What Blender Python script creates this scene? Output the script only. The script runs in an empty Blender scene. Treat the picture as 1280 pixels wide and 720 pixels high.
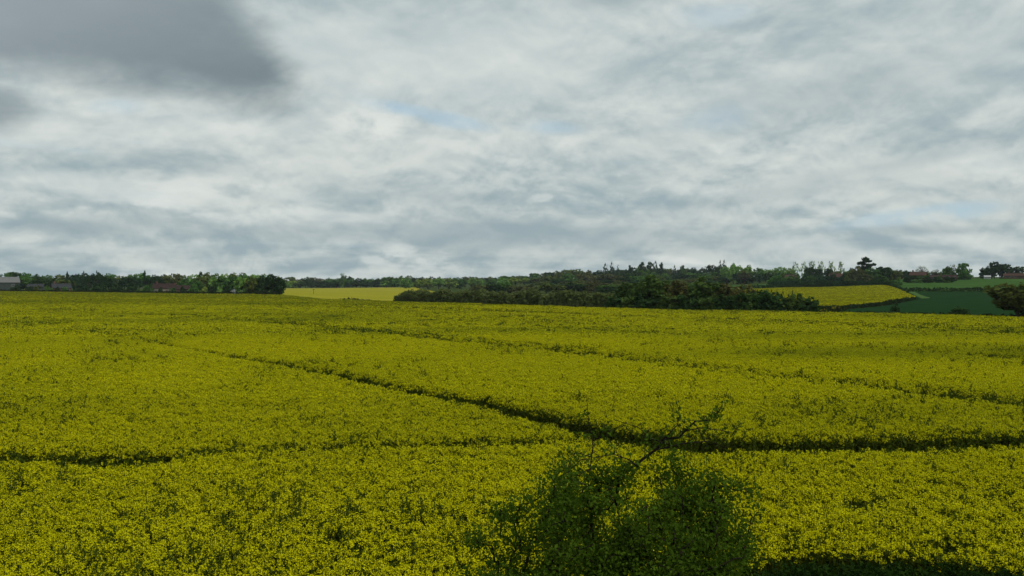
import bpy, math, random
import numpy as np
R = math.radians
scene = bpy.context.scene
col = scene.collection

# ------------------------------------------------------------------ camera
CAM_H = 6.2            # metres above the crop's soil (a seat in a train on its bank)
FPX = 1000.0           # focal length in pixels of a 1280 wide picture
HOR = 350.0            # picture row of the horizon
cam_d = bpy.data.cameras.new('camera'); cam = bpy.data.objects.new('camera', cam_d); col.objects.link(cam)
cam_d.sensor_width = 36; cam_d.lens = 36 * FPX / 1280
cam_d.clip_start = .05; cam_d.clip_end = 12000
cam.location = (0, 0, CAM_H)
cam.rotation_euler = (math.pi / 2 - math.atan((360 - HOR) / FPX), 0, 0)
scene.camera = cam

# ------------------------------------------------------------------ light
SUN_EL, SUN_AZ = 48, 125          # azimuth clockwise from straight ahead
sun_d = bpy.data.lights.new('sun', 'SUN'); sun = bpy.data.objects.new('sun', sun_d); col.objects.link(sun)
sun_d.energy = 1.5; sun_d.angle = R(12); sun_d.color = (1, .95, .87)
sun.rotation_euler = (R(90 - SUN_EL), 0, R(180 - SUN_AZ))
sun.location = (0, 0, 60)
vs = scene.view_settings
vs.view_transform = 'Standard'; vs.look = 'None'; vs.exposure = 0.12; vs.gamma = 1; vs.use_curve_mapping = False
scene.cycles.use_denoising = True
scene.cycles.max_bounces = 6; scene.cycles.diffuse_bounces = 3; scene.cycles.transmission_bounces = 3
scene.cycles.glossy_bounces = 1; scene.cycles.transparent_max_bounces = 4; scene.cycles.volume_bounces = 0
scene.render.film_transparent = False

# ------------------------------------------------------------------ node helper
class N:
    """small wrapper: arithmetic on shader sockets"""
    def __init__(s, nt, sock): s.nt, s.s = nt, sock
    def _m(s, op, *a):
        n = s.nt.nodes.new('ShaderNodeMath'); n.operation = op
        for i, v in enumerate((s,) + a):
            if isinstance(v, N): s.nt.links.new(v.s, n.inputs[i])
            else: n.inputs[i].default_value = v
        return N(s.nt, n.outputs[0])
    def __add__(s, o): return s._m('ADD', o)
    def __sub__(s, o): return s._m('SUBTRACT', o)
    def __mul__(s, o): return s._m('MULTIPLY', o)
    def __truediv__(s, o): return s._m('DIVIDE', o)
    __radd__ = __add__; __rmul__ = __mul__
    def __rsub__(s, o): return (s * -1.0) + o
    def sqrt(s): return s._m('SQRT')
    def max(s, o): return s._m('MAXIMUM', o)
    def min(s, o): return s._m('MINIMUM', o)
    def step(s, lo, hi):
        n = s.nt.nodes.new('ShaderNodeMapRange'); n.interpolation_type = 'SMOOTHSTEP'
        n.inputs['From Min'].default_value = min(lo, hi); n.inputs['From Max'].default_value = max(lo, hi)
        n.inputs['To Min'].default_value = 0 if lo < hi else 1; n.inputs['To Max'].default_value = 1 if lo < hi else 0
        s.nt.links.new(s.s, n.inputs['Value']); return N(s.nt, n.outputs[0])
def vec(nt, x, y, z=0.0):
    n = nt.nodes.new('ShaderNodeCombineXYZ')
    for i, v in enumerate((x, y, z)):
        if isinstance(v, N): nt.links.new(v.s, n.inputs[i])
        else: n.inputs[i].default_value = v
    return n.outputs[0]
def noise(nt, v, scale, detail=4, rough=.5, dist=0.0, w=None):
    n = nt.nodes.new('ShaderNodeTexNoise')
    if w is not None: n.noise_dimensions = '4D'; n.inputs['W'].default_value = w
    n.inputs['Scale'].default_value = scale; n.inputs['Detail'].default_value = detail
    n.inputs['Roughness'].default_value = rough; n.inputs['Distortion'].default_value = dist
    if v is not None: nt.links.new(v, n.inputs['Vector'])
    return N(nt, n.outputs[0])
def mixc(nt, f, a, b, blend='MIX'):
    n = nt.nodes.new('ShaderNodeMix'); n.data_type = 'RGBA'; n.blend_type = blend
    for sock, v in ((n.inputs[0], f), (n.inputs[6], a), (n.inputs[7], b)):
        if isinstance(v, N): nt.links.new(v.s, sock)
        elif isinstance(v, bpy.types.NodeSocket): nt.links.new(v, sock)
        elif isinstance(v, (tuple, list)): sock.default_value = tuple(v)[:3] + (1,)
        else: sock.default_value = v
    return n.outputs[2]

# ------------------------------------------------------------------ sky
world = bpy.data.worlds.new('World'); scene.world = world; world.use_nodes = True
nt = world.node_tree; nt.nodes.clear()
tc = nt.nodes.new('ShaderNodeTexCoord'); sp = nt.nodes.new('ShaderNodeSeparateXYZ')
nt.links.new(tc.outputs['Generated'], sp.inputs[0])
dx, dy, dz = (N(nt, sp.outputs[i]) for i in range(3))
sky = nt.nodes.new('ShaderNodeTexSky'); sky.sky_type = 'NISHITA'; sky.sun_disc = False
sky.sun_elevation = R(SUN_EL); sky.sun_rotation = R(SUN_AZ); sky.air_density = 1; sky.dust_density = 1.5
SKY = .1
zc = dz.max(0.0) + .085
cx, cy = dx / zc, dy / zc                                   # cloud deck seen in perspective
deck = vec(nt, cx, cy * 1.0, 0.0)
big = noise(nt, deck, .62, 3, .5, .25, 3.1)
mid = noise(nt, vec(nt, cx * .8 + cy * .25, cy * 1.25 - cx * .1, 0.0), 1.55, 5, .56, .35, 7.7)
fine = noise(nt, deck, 5.2, 4, .6, .2, 1.3)
# directions of single clouds: compass bearing and height as slopes
ah = dx / dy.max(.05) * 1000.0 + 640.0
av = 350.0 - dz / dy.max(.05) * 1000.0
front = dy.step(.05, .25)
wob = noise(nt, vec(nt, ah * .001, av * .0022, 0.0), 6.0, 5, .58, .3, 5.5) - .5
wob2 = noise(nt, vec(nt, ah * .001, av * .0022, 0.0), 9.0, 6, .6, .0, 9.5) - .5
def blob(u, v, ru, rv, e0, e1, tilt=0.0, w=.9):
    a = (ah - u); b = (av - v) - a * tilt
    d = ((a / ru) * (a / ru) + (b / rv) * (b / rv)).sqrt() + wob * w + wob2 * w * .4
    return d.step(e1, e0) * front
d3 = lambda k, o=0.0: vec(nt, dx, dy, dz * k + o)
heap = noise(nt, d3(2.1), 4.2, 6, .56, .4, 4.4)
heap_up = noise(nt, d3(2.1, .035), 4.2, 6, .56, .4, 4.4)
puff = noise(nt, d3(1.7), 11.0, 5, .56, .45, 8.8)
puff_up = noise(nt, d3(1.7, .016), 11.0, 5, .56, .45, 8.8)
lit = (heap - heap_up) * 1.3 + (puff - puff_up) * .8           # tops of the heaps are lit, undersides are grey
low = dz.step(.26, .03)                                   # towards the horizon
f = big * .48 + mid * .22 + heap * .44 + puff * .22 - .18 + lit * (low * .70 + .38)
tone = f.step(.27, .74)
grey = mixc(nt, tone, (3.15, 4.00, 4.30), (6.6, 6.95, 6.65))
lowgrey = mixc(nt, tone, (2.95, 3.80, 4.1), (5.7, 6.15, 5.9))
clouds = mixc(nt, low, grey, lowgrey)
# heaped clouds with firm bright tops and grey bases
for (k, sc, sh, w, amt) in ((2.3, 4.2, .034, 31.0, .75), (2.0, 8.5, .018, 33.0, .55)):
    h1 = noise(nt, d3(k), sc, 6, .52, .15, w); h2 = noise(nt, d3(k, sh), sc, 6, .52, .15, w)
    m_ = h1.step(.47, .55); sl = h1 - h2
    wgt = (low * .6 + .4) * big.step(.36, .60)
    clouds = mixc(nt, m_ * (h2 - h1).step(-.01, .10) * wgt * (amt * .55), clouds, (3.0, 3.75, 4.05))
    clouds = mixc(nt, m_ * sl.step(.0, .085) * wgt * amt, clouds, (6.9, 7.25, 6.95))
# rifts where the blue behind shows
rift = noise(nt, vec(nt, cx * .7 + cy * .2, cy * 1.2 - cx * .2, 0.0), 1.15, 5, .58, .4, 21.0).step(.60, .74) * .4
blue = mixc(nt, .8, sky.outputs[0], (3.9, 5.5, 6.5))
clouds = mixc(nt, rift, clouds, blue)
for (u, v, ru, rv, t, s) in ((1150, 270, 125, 13, -.10, .9), (490, 134, 40, 9, .15, .7), (560, 150, 60, 10, .19, .6), (690, 160, 50, 10, .05, .5), (900, 148, 60, 18, -.1, .35), (895, 22, 60, 18, -.1, .35), (145, 132, 40, 12, 0, .35)):
    clouds = mixc(nt, blob(u, v, ru, rv, .2, 1.3, t, 2.4) * s * puff.step(.74, .50), clouds, blue)
for (u, v, ru, rv, t, s) in ((400, 60, 150, 70, .2, .4), (1230, 200, 60, 24, .2, .45),
                             (600, 60, 220, 70, 0, .45), (60, 170, 120, 26, .1, .35), (250, 160, 160, 24, .05, .35), (1010, 306, 90, 12, .05, .4), (1200, 300, 90, 14, .1, .4),
                             (110, 232, 150, 16, .14, .4), (1240, 70, 60, 20, .1, .35), (365, 245, 45, 12, .2, .4), (130, 312, 160, 8, 0, .3)):
    clouds = mixc(nt, blob(u, v, ru, rv, .1, 1.25, t, 1.5) * s, clouds, (6.7, 7.1, 6.85))
for (u, v, ru, rv, t, s) in ((640, 292, 340, 30, .02, .7), (250, 285, 260, 18, .03, .35), (70, 283, 80, 13, .08, .6), (230, 205, 110, 18, .12, .4), (520, 240, 160, 22, .1, .3),
                             (1120, 205, 260, 14, -.2, .4), (1000, 240, 200, 12, -.14, .3), (760, 0, 70, 18, 0, .6), (1060, 110, 240, 45, -.2, .4), (1150, 288, 120, 8, 0, .45)):
    clouds = mixc(nt, blob(u, v, ru, rv, .1, 1.25, t, 1.5) * s, clouds, (2.9, 3.65, 3.95))
# the dark ragged cloud hanging low on the left
wbig = noise(nt, vec(nt, ah * .001, av * .0016, 0.0), 3.4, 4, .5, .4, 15.5) - .5
bot = (ah * .13 + 104.0) - av + wbig * 60.0 + wob * 62.0 + wob2 * 46.0
side = (318.0 - ah) + av * .72 + wbig * 90.0 + wob * 70.0 + wob2 * 50.0
cb, cs = (80.0 - bot).max(0.0), (80.0 - side).max(0.0)
dd = 80.0 - (cb * cb + cs * cs).sqrt()
dark = dd.step(-16, 56) * av.step(-330, -150) * ah.step(-700, -420) * front
dark = dark.max(blob(-12, 138, 62, 34, .2, 1.2, 0, 1.2) * .7)
dn = noise(nt, vec(nt, ah * .001, av * .0025, 0.0), 5.0, 6, .55, .3, 2.0)
dcol = mixc(nt, (dn * .7 + (ah * -.0008) + (av * -.0022) + .40).step(.25, .95), (1.72, 2.20, 2.42), (3.0, 3.45, 3.75))
clouds = mixc(nt, dark * (dn.step(.25, .6) * .18 + .80), clouds, dcol)
clouds = mixc(nt, blob(468, 160, 60, 30, .15, 1.15, .12, 3.2) * puff.step(.36, .54) * .75, clouds, (7.2, 7.5, 7.1))
bg = nt.nodes.new('ShaderNodeBackground'); bg.inputs[1].default_value = SKY
nt.links.new(clouds, bg.inputs[0])
wo = nt.nodes.new('ShaderNodeOutputWorld'); nt.links.new(bg.outputs[0], wo.inputs[0])

# ------------------------------------------------------------------ terrain
HU = np.array([-600, 0, 350, 550, 700, 850, 1000, 1150, 1280, 1900.])
HY = np.array([0, 120, 180, 250, 300, 400, 500, 650, 800, 1000, 1500, 3000, 6000.])
HT = np.array([
 [0,0,0,0,0,-.4,-.8,-1.5,-2,-2,-2,0,0],
 [0,0,0,0,0,-.4,-.8,-1.2,-1.5,-2,0,2,0],
 [0,0,0,-.1,-.3,-1.2,-2.0,-3.0,-3.8,-4.6,-4,0,0],
 [0,0,-.2,-.7,-1.1,-1.8,-2.2,-2.8,-3,-3,-2,0,0],
 [0,0,-.2,-.6,-.9,-1.0,-.7,.3,2.0,4,6,6,0],
 [0,0,-.4,-.5,-.6,-.4,.4,2,4,6.5,8,8,0],
 [0,0,-.4,-.2,.4,1.5,3.4,5.2,6.5,8,9,9,0],
 [0,0,0,.6,1.4,3.8,6.6,8,9,10,10,8,0],
 [0,0,0,.6,1.4,3.9,7.0,8.2,9,10,10,8,0],
 [0,0,0,.6,1.4,3.9,7.0,8.2,9,10,10,8,0]])
def bank(y):
    t = np.clip((y - 3.5) / 8.5, 0, 1)
    return 4.3 * (1 - t)
def height(x, y):
    x = np.asarray(x, float); y = np.asarray(y, float)
    yy = np.maximum(y, 30.)
    u = np.clip(640 + 1000 * x / yy, HU[0], HU[-1] - 1e-3)
    yc = np.clip(yy, 0, HY[-1] - 1e-3)
    i = np.clip(np.searchsorted(HU, u, 'right') - 1, 0, len(HU) - 2)
    j = np.clip(np.searchsorted(HY, yc, 'right') - 1, 0, len(HY) - 2)
    a = (u - HU[i]) / (HU[i + 1] - HU[i]); b = (yc - HY[j]) / (HY[j + 1] - HY[j])
    a = a * a * (3 - 2 * a)
    h = (HT[i, j] * (1 - a) + HT[i + 1, j] * a) * (1 - b) + (HT[i, j + 1] * (1 - a) + HT[i + 1, j + 1] * a) * b
    return h + bank(y)
def hz(x, y): return float(height(x, y))
def bear(u, Y):                    # point of the land on bearing u at depth Y
    x = (u - 640) / FPX * Y
    return x, Y, hz(x, Y)
def land(u, v, lift=0.0):          # where the line of sight first meets the land (raised by lift)
    Y = np.concatenate([np.arange(12, 400, .25), np.arange(400, 1600, 1.)])
    x = (u - 640) / FPX * Y; z = CAM_H - (v - HOR) / FPX * Y
    k = np.nonzero(z <= height(x, Y) + lift)[0]
    k = k[0] if len(k) else len(Y) - 1
    return float(x[k]), float(Y[k]), hz(x[k], Y[k])

# ------------------------------------------------------------------ materials
def material(name):
    m = bpy.data.materials.new(name); m.use_nodes = True
    nt = m.node_tree; nt.nodes.clear()
    out = nt.nodes.new('ShaderNodeOutputMaterial')
    return m, nt, out
def attr(nt, name, kind='GEOMETRY'):
    a = nt.nodes.new('ShaderNodeAttribute'); a.attribute_name = name; a.attribute_type = kind
    return a
def leaf_material(name, c0, c1, trans=.3, gloss=0.0, use_obj=False, inst=None, c2=None):
    """foliage: natural hue differences between clumps (c0..c1), some light passing through"""
    m, nt, out = material(name)
    t = N(nt, attr(nt, 'tint').outputs['Fac'])
    c = mixc(nt, t, c0, c1)
    if use_obj:
        oi = nt.nodes.new('ShaderNodeObjectInfo')
        c = mixc(nt, 1.0, c, oi.outputs['Color'], 'MULTIPLY')
    if inst:
        g = N(nt, attr(nt, inst, 'INSTANCER').outputs['Fac'])
        c = mixc(nt, g, c, c2)
    d = nt.nodes.new('ShaderNodeBsdfDiffuse'); tr = nt.nodes.new('ShaderNodeBsdfTranslucent')
    nt.links.new(c, d.inputs[0]); nt.links.new(c, tr.inputs[0])
    mx = nt.nodes.new('ShaderNodeMixShader'); mx.inputs[0].default_value = trans
    nt.links.new(d.outputs[0], mx.inputs[1]); nt.links.new(tr.outputs[0], mx.inputs[2])
    last = mx
    if gloss:
        gl = nt.nodes.new('ShaderNodeBsdfGlossy'); gl.inputs['Roughness'].default_value = .45
        m2 = nt.nodes.new('ShaderNodeMixShader'); m2.inputs[0].default_value = gloss
        nt.links.new(mx.outputs[0], m2.inputs[1]); nt.links.new(gl.outputs[0], m2.inputs[2]); last = m2
    nt.links.new(last.outputs[0], out.inputs[0])
    return m
def plain(name, c0, c1, scale=3.0, rough=.85, bump=0.0, detail=5, stretch=(1, 1, 1), spec=0.0):
    m, nt, out = material(name)
    p = nt.nodes.new('ShaderNodeBsdfPrincipled'); p.inputs['Roughness'].default_value = rough
    p.inputs['Specular IOR Level'].default_value = spec
    tc = nt.nodes.new('ShaderNodeTexCoord'); mp = nt.nodes.new('ShaderNodeMapping'); mp.inputs['Scale'].default_value = stretch
    nt.links.new(tc.outputs['Object'], mp.inputs[0])
    n = noise(nt, mp.outputs[0], scale, detail, .6)
    nt.links.new(mixc(nt, n.step(.3, .7), c0, c1), p.inputs['Base Color'])
    if bump:
        b = nt.nodes.new('ShaderNodeBump'); b.inputs['Strength'].default_value = bump; b.inputs['Distance'].default_value = .3
        nt.links.new(n.s, b.inputs['Height']); nt.links.new(b.outputs[0], p.inputs['Normal'])
    nt.links.new(p.outputs[0], out.inputs[0])
    return m
M = {}
M['soil_grass'] = plain('rough_grass', (.030, .048, .012), (.055, .075, .018), .35, .95, .5, 8)
M['wheat'] = plain('young_wheat', (.011, .034, .011), (.018, .047, .015), .09, .9, .2, 8, (1, 3, 1))
M['pasture'] = plain('pasture', (.034, .082, .018), (.056, .115, .026), .08, .9, .2, 8)
M['margin'] = plain('field_margin', (.05, .10, .03), (.075, .13, .04), .2, .9, .3, 6)
M['bark'] = plain('bark', (.035, .028, .022), (.075, .06, .045), 6, .95, .4)
M['bark_dark'] = plain('bark_dark', (.018, .014, .011), (.04, .032, .025), 30, .9, .4)
M['tree'] = leaf_material('tree_leaves', (.72, .80, .60), (1.65, 1.75, 1.35), .25, 0, True)
M['bush'] = leaf_material('bush_leaves', (.034, .070, .006), (.098, .162, .014), .35, 0)
M['flower'] = leaf_material('rape_flowers', (.62, .59, .006), (.75, .71, .012), .32, 0, False, 'green', (.17, .23, .010))
M['stem'] = leaf_material('rape_leaves', (.044, .064, .007), (.094, .124, .012), .3)
M['weed'] = leaf_material('weeds', (.012, .030, .006), (.030, .062, .010), .25)
M['tin'] = plain('grey_sheet_roof', (.13, .135, .13), (.18, .18, .175), 1.5, .6)
M['barnwall'] = plain('dark_cladding', (.045, .06, .055), (.07, .085, .075), 1.5, .8)
M['brick'] = plain('red_brick', (.10, .055, .042), (.14, .08, .06), 4, .9)
M['rooftile'] = plain('brown_tile', (.034, .024, .021), (.052, .034, .030), 4, .9)
M['redtile'] = plain('red_tile', (.062, .038, .031), (.09, .052, .041), 4, .9)
M['slate'] = plain('slate', (.034, .037, .040), (.052, .055, .058), 4, .6)
M['cream'] = plain('cream_render', (.26, .23, .17), (.33, .29, .22), 2, .85)
M['white'] = plain('white_paint', (.34, .35, .35), (.42, .42, .42), 2, .6)
M['glass'] = plain('window_glass', (.02, .025, .03), (.035, .04, .045), 2, .15, spec=.5)
M['wood'] = plain('weathered_wood', (.06, .05, .04), (.10, .085, .07), 8, .9)
M['sun_strip'] = plain('painted_sun_strip', (.30, .29, .13), (.38, .36, .17), .5, .95, .2)  # sunshine on the far field's end, put into the colour

# ------------------------------------------------------------------ mesh helpers
rng = np.random.default_rng(11)
random.seed(5)
class MB:
    def __init__(s): s.v, s.f, s.t, s.n, s.mi, s._cm = [], [], [], 0, [], 0
    def add(s, V, F, tint=None, mi=0):
        V = np.asarray(V, float).reshape(-1, 3)
        s.v.append(V); s.f.extend([tuple(int(i) + s.n for i in q) for q in F]); s.mi.extend([mi] * len(F))
        s.t.append(np.full(len(V), .5) if tint is None else np.broadcast_to(np.asarray(tint, float), (len(V),)))
        s.n += len(V)
    def quads(s, V, tint=None, mi=0):             # V: (n,4,3)
        n = len(V); F = np.arange(4 * n).reshape(n, 4)
        s.add(V.reshape(-1, 3), F, None if tint is None else np.repeat(tint, 4), mi)
    def tube(s, pts, rad, sides=6, mi=0, tint=.5):
        pts = np.asarray(pts, float); k = len(pts); V = []
        for i in range(k):
            d = pts[min(i + 1, k - 1)] - pts[max(i - 1, 0)]; d /= max(np.linalg.norm(d), 1e-9)
            a = np.cross(d, (0, 0, 1) if abs(d[2]) < .9 else (1, 0, 0)); a /= np.linalg.norm(a); b = np.cross(d, a)
            for q in range(sides):
                th = 2 * math.pi * q / sides
                V.append(pts[i] + rad[i] * (math.cos(th) * a + math.sin(th) * b))
        F = [(i * sides + q, i * sides + (q + 1) % sides, (i + 1) * sides + (q + 1) % sides, (i + 1) * sides + q)
             for i in range(k - 1) for q in range(sides)]
        F.append(tuple((k - 1) * sides + q for q in range(sides))); F.append(tuple(reversed(range(sides))))
        s.add(V, F, tint, mi)
    def box(s, x0, x1, y0, y1, z0, z1, mi=0):
        V = [(x, y, z) for z in (z0, z1) for y in (y0, y1) for x in (x0, x1)]
        s.add(V, [(0, 2, 3, 1), (4, 5, 7, 6), (0, 1, 5, 4), (2, 6, 7, 3), (0, 4, 6, 2), (1, 3, 7, 5)], None, mi)
    def mesh(s, name, *mats, smooth=False):
        me = bpy.data.meshes.new(name)
        me.from_pydata(np.concatenate(s.v).tolist(), [], s.f)
        a = me.attributes.new('tint', 'FLOAT', 'POINT'); a.data.foreach_set('value', np.concatenate(s.t).astype(np.float32))
        for m in mats: me.materials.append(m)
        if len(mats) > 1: me.polygons.foreach_set('material_index', np.array(s.mi, np.int32))
        if smooth: me.polygons.foreach_set('use_smooth', np.ones(len(me.polygons), bool))
        me.update(); return me
def obj(name, data, parent=None, loc=(0, 0, 0), rz=0.0):
    o = bpy.data.objects.new(name, data); col.objects.link(o); o.parent = parent
    o.location = loc; o.rotation_euler = (0, 0, rz); return o
def tag(o, label=None, cat=None, group=None, kind=None):
    if label: o['label'] = label
    if cat: o['category'] = cat
    if group: o['group'] = group
    if kind: o['kind'] = kind
    return o
def unit(n):
    v = rng.normal(size=(n, 3)); return v / np.linalg.norm(v, axis=1, keepdims=True)
def cards(centers, size, normal_bias=None, bias=.6, aspect=.7):
    """leaf-like four-cornered faces, random or leaning to a normal"""
    n = len(centers); nm = unit(n)
    if normal_bias is not None: nm = nm * (1 - bias) + normal_bias * bias
    nm /= np.linalg.norm(nm, axis=1, keepdims=True) + 1e-9
    a = np.cross(nm, unit(n)); a /= np.linalg.norm(a, axis=1, keepdims=True) + 1e-9; b = np.cross(nm, a)
    s = (size * rng.uniform(.65, 1.35, n))[:, None] if np.isscalar(size) else size[:, None]
    bend = nm * s * rng.uniform(-.25, .25, n)[:, None]
    return np.stack([centers - a * s * .5 + bend, centers - b * s * .5 * aspect, centers + a * s * .5 + bend, centers + b * s * .5 * aspect], 1)

# ------------------------------------------------------------------ ground
def graded(lo, hi, n, near): 
    t = np.linspace(math.asinh(lo / near), math.asinh(hi / near), n); return np.sinh(t) * near
gx = np.unique(np.concatenate([graded(-6000, 6000, 181, 40.)]))
gy = np.unique(np.concatenate([graded(-1500, 6000, 190, 30.), np.arange(-2, 16, .75)]))
X, Y = np.meshgrid(gx, gy)
Z = height(X, Y)
mb = MB(); ny, nx = X.shape
idx = np.arange(nx * ny).reshape(ny, nx)
mb.add(np.stack([X, Y, Z], -1), np.stack([idx[:-1, :-1], idx[:-1, 1:], idx[1:, 1:], idx[1:, :-1]], -1).reshape(-1, 4))
tag(obj('ground', mb.mesh('ground', M['soil_grass'], smooth=True)), 'green ground running out to the horizon', None, None, 'structure')

def inside(px, py, poly):
    c = np.zeros(len(px), bool); n = len(poly)
    for i in range(n):
        x0, y0 = poly[i][:2]; x1, y1 = poly[(i + 1) % n][:2]
        k = ((y0 > py) != (y1 > py)) & (px < (x1 - x0) * (py - y0) / (y1 - y0 + 1e-12) + x0)
        c ^= k
    return c
def field(name, label, poly, h, mat, cell, rough=.0):
    """a field: a sheet of crop h metres tall lying on the land, with sides down to the soil"""
    import bmesh
    P = np.array([p[:2] for p in poly])
    # densify the border so that it follows the land
    B = []
    for i in range(len(P)):
        a, b = P[i], P[(i + 1) % len(P)]; k = max(1, int(np.linalg.norm(b - a) / cell))
        B += [a + (b - a) * t / k for t in range(k)]
    B = np.array(B)
    bm = bmesh.new()
    top = [bm.verts.new((x, y, 0)) for x, y in B]
    fc = bm.faces.new(top)
    for axis in (0, 1):
        lo, hi = P[:, axis].min(), P[:, axis].max()
        for c in np.arange(lo + cell, hi, cell):
            pc = (c, 0, 0) if axis == 0 else (0, c, 0); pn = (1, 0, 0) if axis == 0 else (0, 1, 0)
            bmesh.ops.bisect_plane(bm, geom=bm.verts[:] + bm.edges[:] + bm.faces[:], plane_co=pc, plane_no=pn, dist=1e-4)
    for v in bm.verts:
        v.co.z = hz(v.co.x, v.co.y) + h + random.uniform(-rough, rough)
    be = [e for e in bm.edges if e.is_boundary]
    r = bmesh.ops.extrude_edge_only(bm, edges=be)
    for v in [g for g in r['geom'] if isinstance(g, bmesh.types.BMVert)]: v.co.z -= h + rough + .4
    bmesh.ops.recalc_face_normals(bm, faces=bm.faces)
    me = bpy.data.meshes.new(name); bm.to_mesh(me); bm.free(); me.materials.append(mat)
    o = obj(name, me); tag(o, label, None, None, 'structure'); return o

# ------------------------------------------------------------------ rapeseed crop
CANOPY = 1.25
def can(u, v):                      # pixel on the canopy of the near field -> plan position
    Yd = (CAM_H - CANOPY) * FPX / (v - HOR)
    return ((u - 640) / FPX * Yd, Yd)
FAR_EDGE = [(-700, 360.5), (-300, 361.3), (0, 363.4), (150, 365.0), (300, 366.6), (352, 367.6), (400, 373.2), (500, 375.4), (640, 379.8), (770, 384.2), (900, 387.2),
            (1020, 389.8), (1150, 392.6), (1265, 395.4), (1500, 399.5), (2000, 408)]
far_xy = [can(u, v) for u, v in FAR_EDGE]
NEAR = [(40., 14.2), (16., 14.35), (9.5, 14.35), (6., 14.4), (3.2, 14.0), (1.5, 13.5), (-1., 12.9), (-5, 12.6), (-14, 12.5), (-45, 12.5)]
FIELD = far_xy + NEAR
# (list of pixels, half width of the gap in metres, strength)
PATHS = [
 ([(200,428),(330,450),(430,468),(520,485),(620,503),(700,521),(770,538),(830,549),(900,553),(1000,553),(1150,550),(1280,547),(1500,540)], [.2,.25,.38,.48,.56,.64,.76,.86,.86,.76,.66,.56,.5], 1.0, .3),
 ([(-200,380),(0,393),(90,406),(200,428)], [.5,.5,.35,.2], .5, .7),
 ([(-300,556),(0,563),(70,567),(140,568),(200,565),(240,561),(300,558),(450,554),(600,550),(720,545),(770,540)], [.7,.50,.66,.78,.74,.5,.28,.26,.26,.22,.15], .97, .12),
 ([(340,402),(390,406),(450,411.5),(560,421),(640,429),(750,440),(860,455),(960,466),(1100,480),(1160,488),(1280,501),(1500,525)], [.6,.8,1.1,1.35,1.3,1.0,.6,.42,.5,.6,.6,.55], .75, 1.1),
 ([(60,386),(200,392),(300,398),(390,406)], [.8,.8,.8,.8], .7, 1.2),
 ([(560,403),(760,412),(900,420),(1100,434),(1280,447)], [.5,.5,.45,.45,.5], .5, .8),
 ([(300,380),(560,386),(800,394),(1000,402),(1280,416)], [1.2,1.2,1.0,.9,.8], .7, 1.5),
 ([(0,371),(350,376),(600,387),(900,398),(1280,410)], [1.6,1.6,1.2,.8,.8], .6, 1.8),
]
def dist_path(x, y, pts, hw):
    best = np.full(len(x), 1e9); w = np.zeros(len(x))
    P = np.array([can(*p) for p in pts])
    # smooth the line
    t = np.arange(len(P)); tt = np.linspace(0, len(P) - 1, (len(P) - 1) * 5 + 1)
    Q = np.stack([np.interp(tt, t, P[:, 0]), np.interp(tt, t, P[:, 1])], 1); H = np.interp(tt, t, hw)
    for _ in range(3): Q[1:-1] = Q[1:-1] * .5 + (Q[:-2] + Q[2:]) * .25
    for i in range(len(Q) - 1):
        a, b = Q[i], Q[i + 1]; d = b - a; L = d @ d + 1e-9
        k = np.clip(((x - a[0]) * d[0] + (y - a[1]) * d[1]) / L, 0, 1)
        r = np.hypot(x - a[0] - k * d[0], y - a[1] - k * d[1])
        m = r < best; best[m] = r[m]; w[m] = (H[i] + (H[i + 1] - H[i]) * k)[m]
    return best, w
def vnoise(x, y, s, seed):
    """smooth value noise"""
    g = np.random.default_rng(seed).random((256, 256))
    x, y = x / s + 1000, y / s + 1000; i, j = np.floor(x).astype(int), np.floor(y).astype(int); a, b = x - i, y - j
    a = a * a * (3 - 2 * a); b = b * b * (3 - 2 * b)
    q = lambda i, j: g[i % 256, j % 256]
    return (q(i, j) * (1 - a) + q(i + 1, j) * a) * (1 - b) + (q(i, j + 1) * (1 - a) + q(i + 1, j + 1) * a) * b

store = bpy.data.collections.new('plant_shapes')       # shapes that the crop is sown with; not linked to the scene
def proto(name, me):
    o = bpy.data.objects.new(name, me); store.objects.link(o); return o
def rape_plant(seed, heads, petals, petal, spread, leaves, stem=True, yellow=1.0, hh=.055):
    """stems, leaves below and domed yellow flower heads at the top"""
    global rng
    rng = np.random.default_rng(seed); b = MB()
    for k in range(heads):
        ang, rr = rng.uniform(0, 2 * math.pi), spread * math.sqrt(rng.random())
        x, y = rr * math.cos(ang), rr * math.sin(ang); z = CANOPY + rng.normal(0, .045) - .10 * (rr / spread) ** 2
        if stem:
            b.tube([(x * .25, y * .25, .35), (x * .7, y * .7, z * .7), (x, y, z - .02)], [.007, .006, .004], 3, 1, rng.random())
        if rng.random() < yellow:
            d = unit(petals); d[:, 2] = d[:, 2] * 1.2
            c = np.array([x, y, z - .03]) + d * hh * rng.uniform(.55, 1.1, (petals, 1))
            nb = d * .6 + np.array([0, 0, .6])
            b.quads(cards(c, petal, nb, .65, .9), np.clip(rng.random() * .6 + rng.random(petals) * .4, 0, 1), 0)
            nb_ = max(2, petals // 7)
            c = np.array([x, y, z + hh * .7]) + rng.normal(0, .012, (nb_, 3))
            b.quads(cards(c, petal * .6), np.full(nb_, .9), 1)
        else:
            c = np.array([x, y, z - .08]) + rng.normal(0, 1, (petals, 3)) * np.array([.04, .04, .12])
            b.quads(cards(c, petal * 1.2), rng.random(petals), 1)
    r = spread * 1.15 * np.sqrt(rng.random(leaves)); a = rng.uniform(0, 6.283, leaves)
    zc = CANOPY * rng.uniform(.30, .90, leaves)
    c = np.stack([r * np.cos(a), r * np.sin(a), zc], 1)
    b.quads(cards(c, .13 if stem else .2, np.array([[0, 0, 1.]]).repeat(leaves, 0), .45, .5), rng.random(leaves), 1)
    return b.mesh('rape_plant', M['flower'], M['stem'])
idx0 = {}
names = []
def reg(key, me):
    names.append((key, me))
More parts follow.
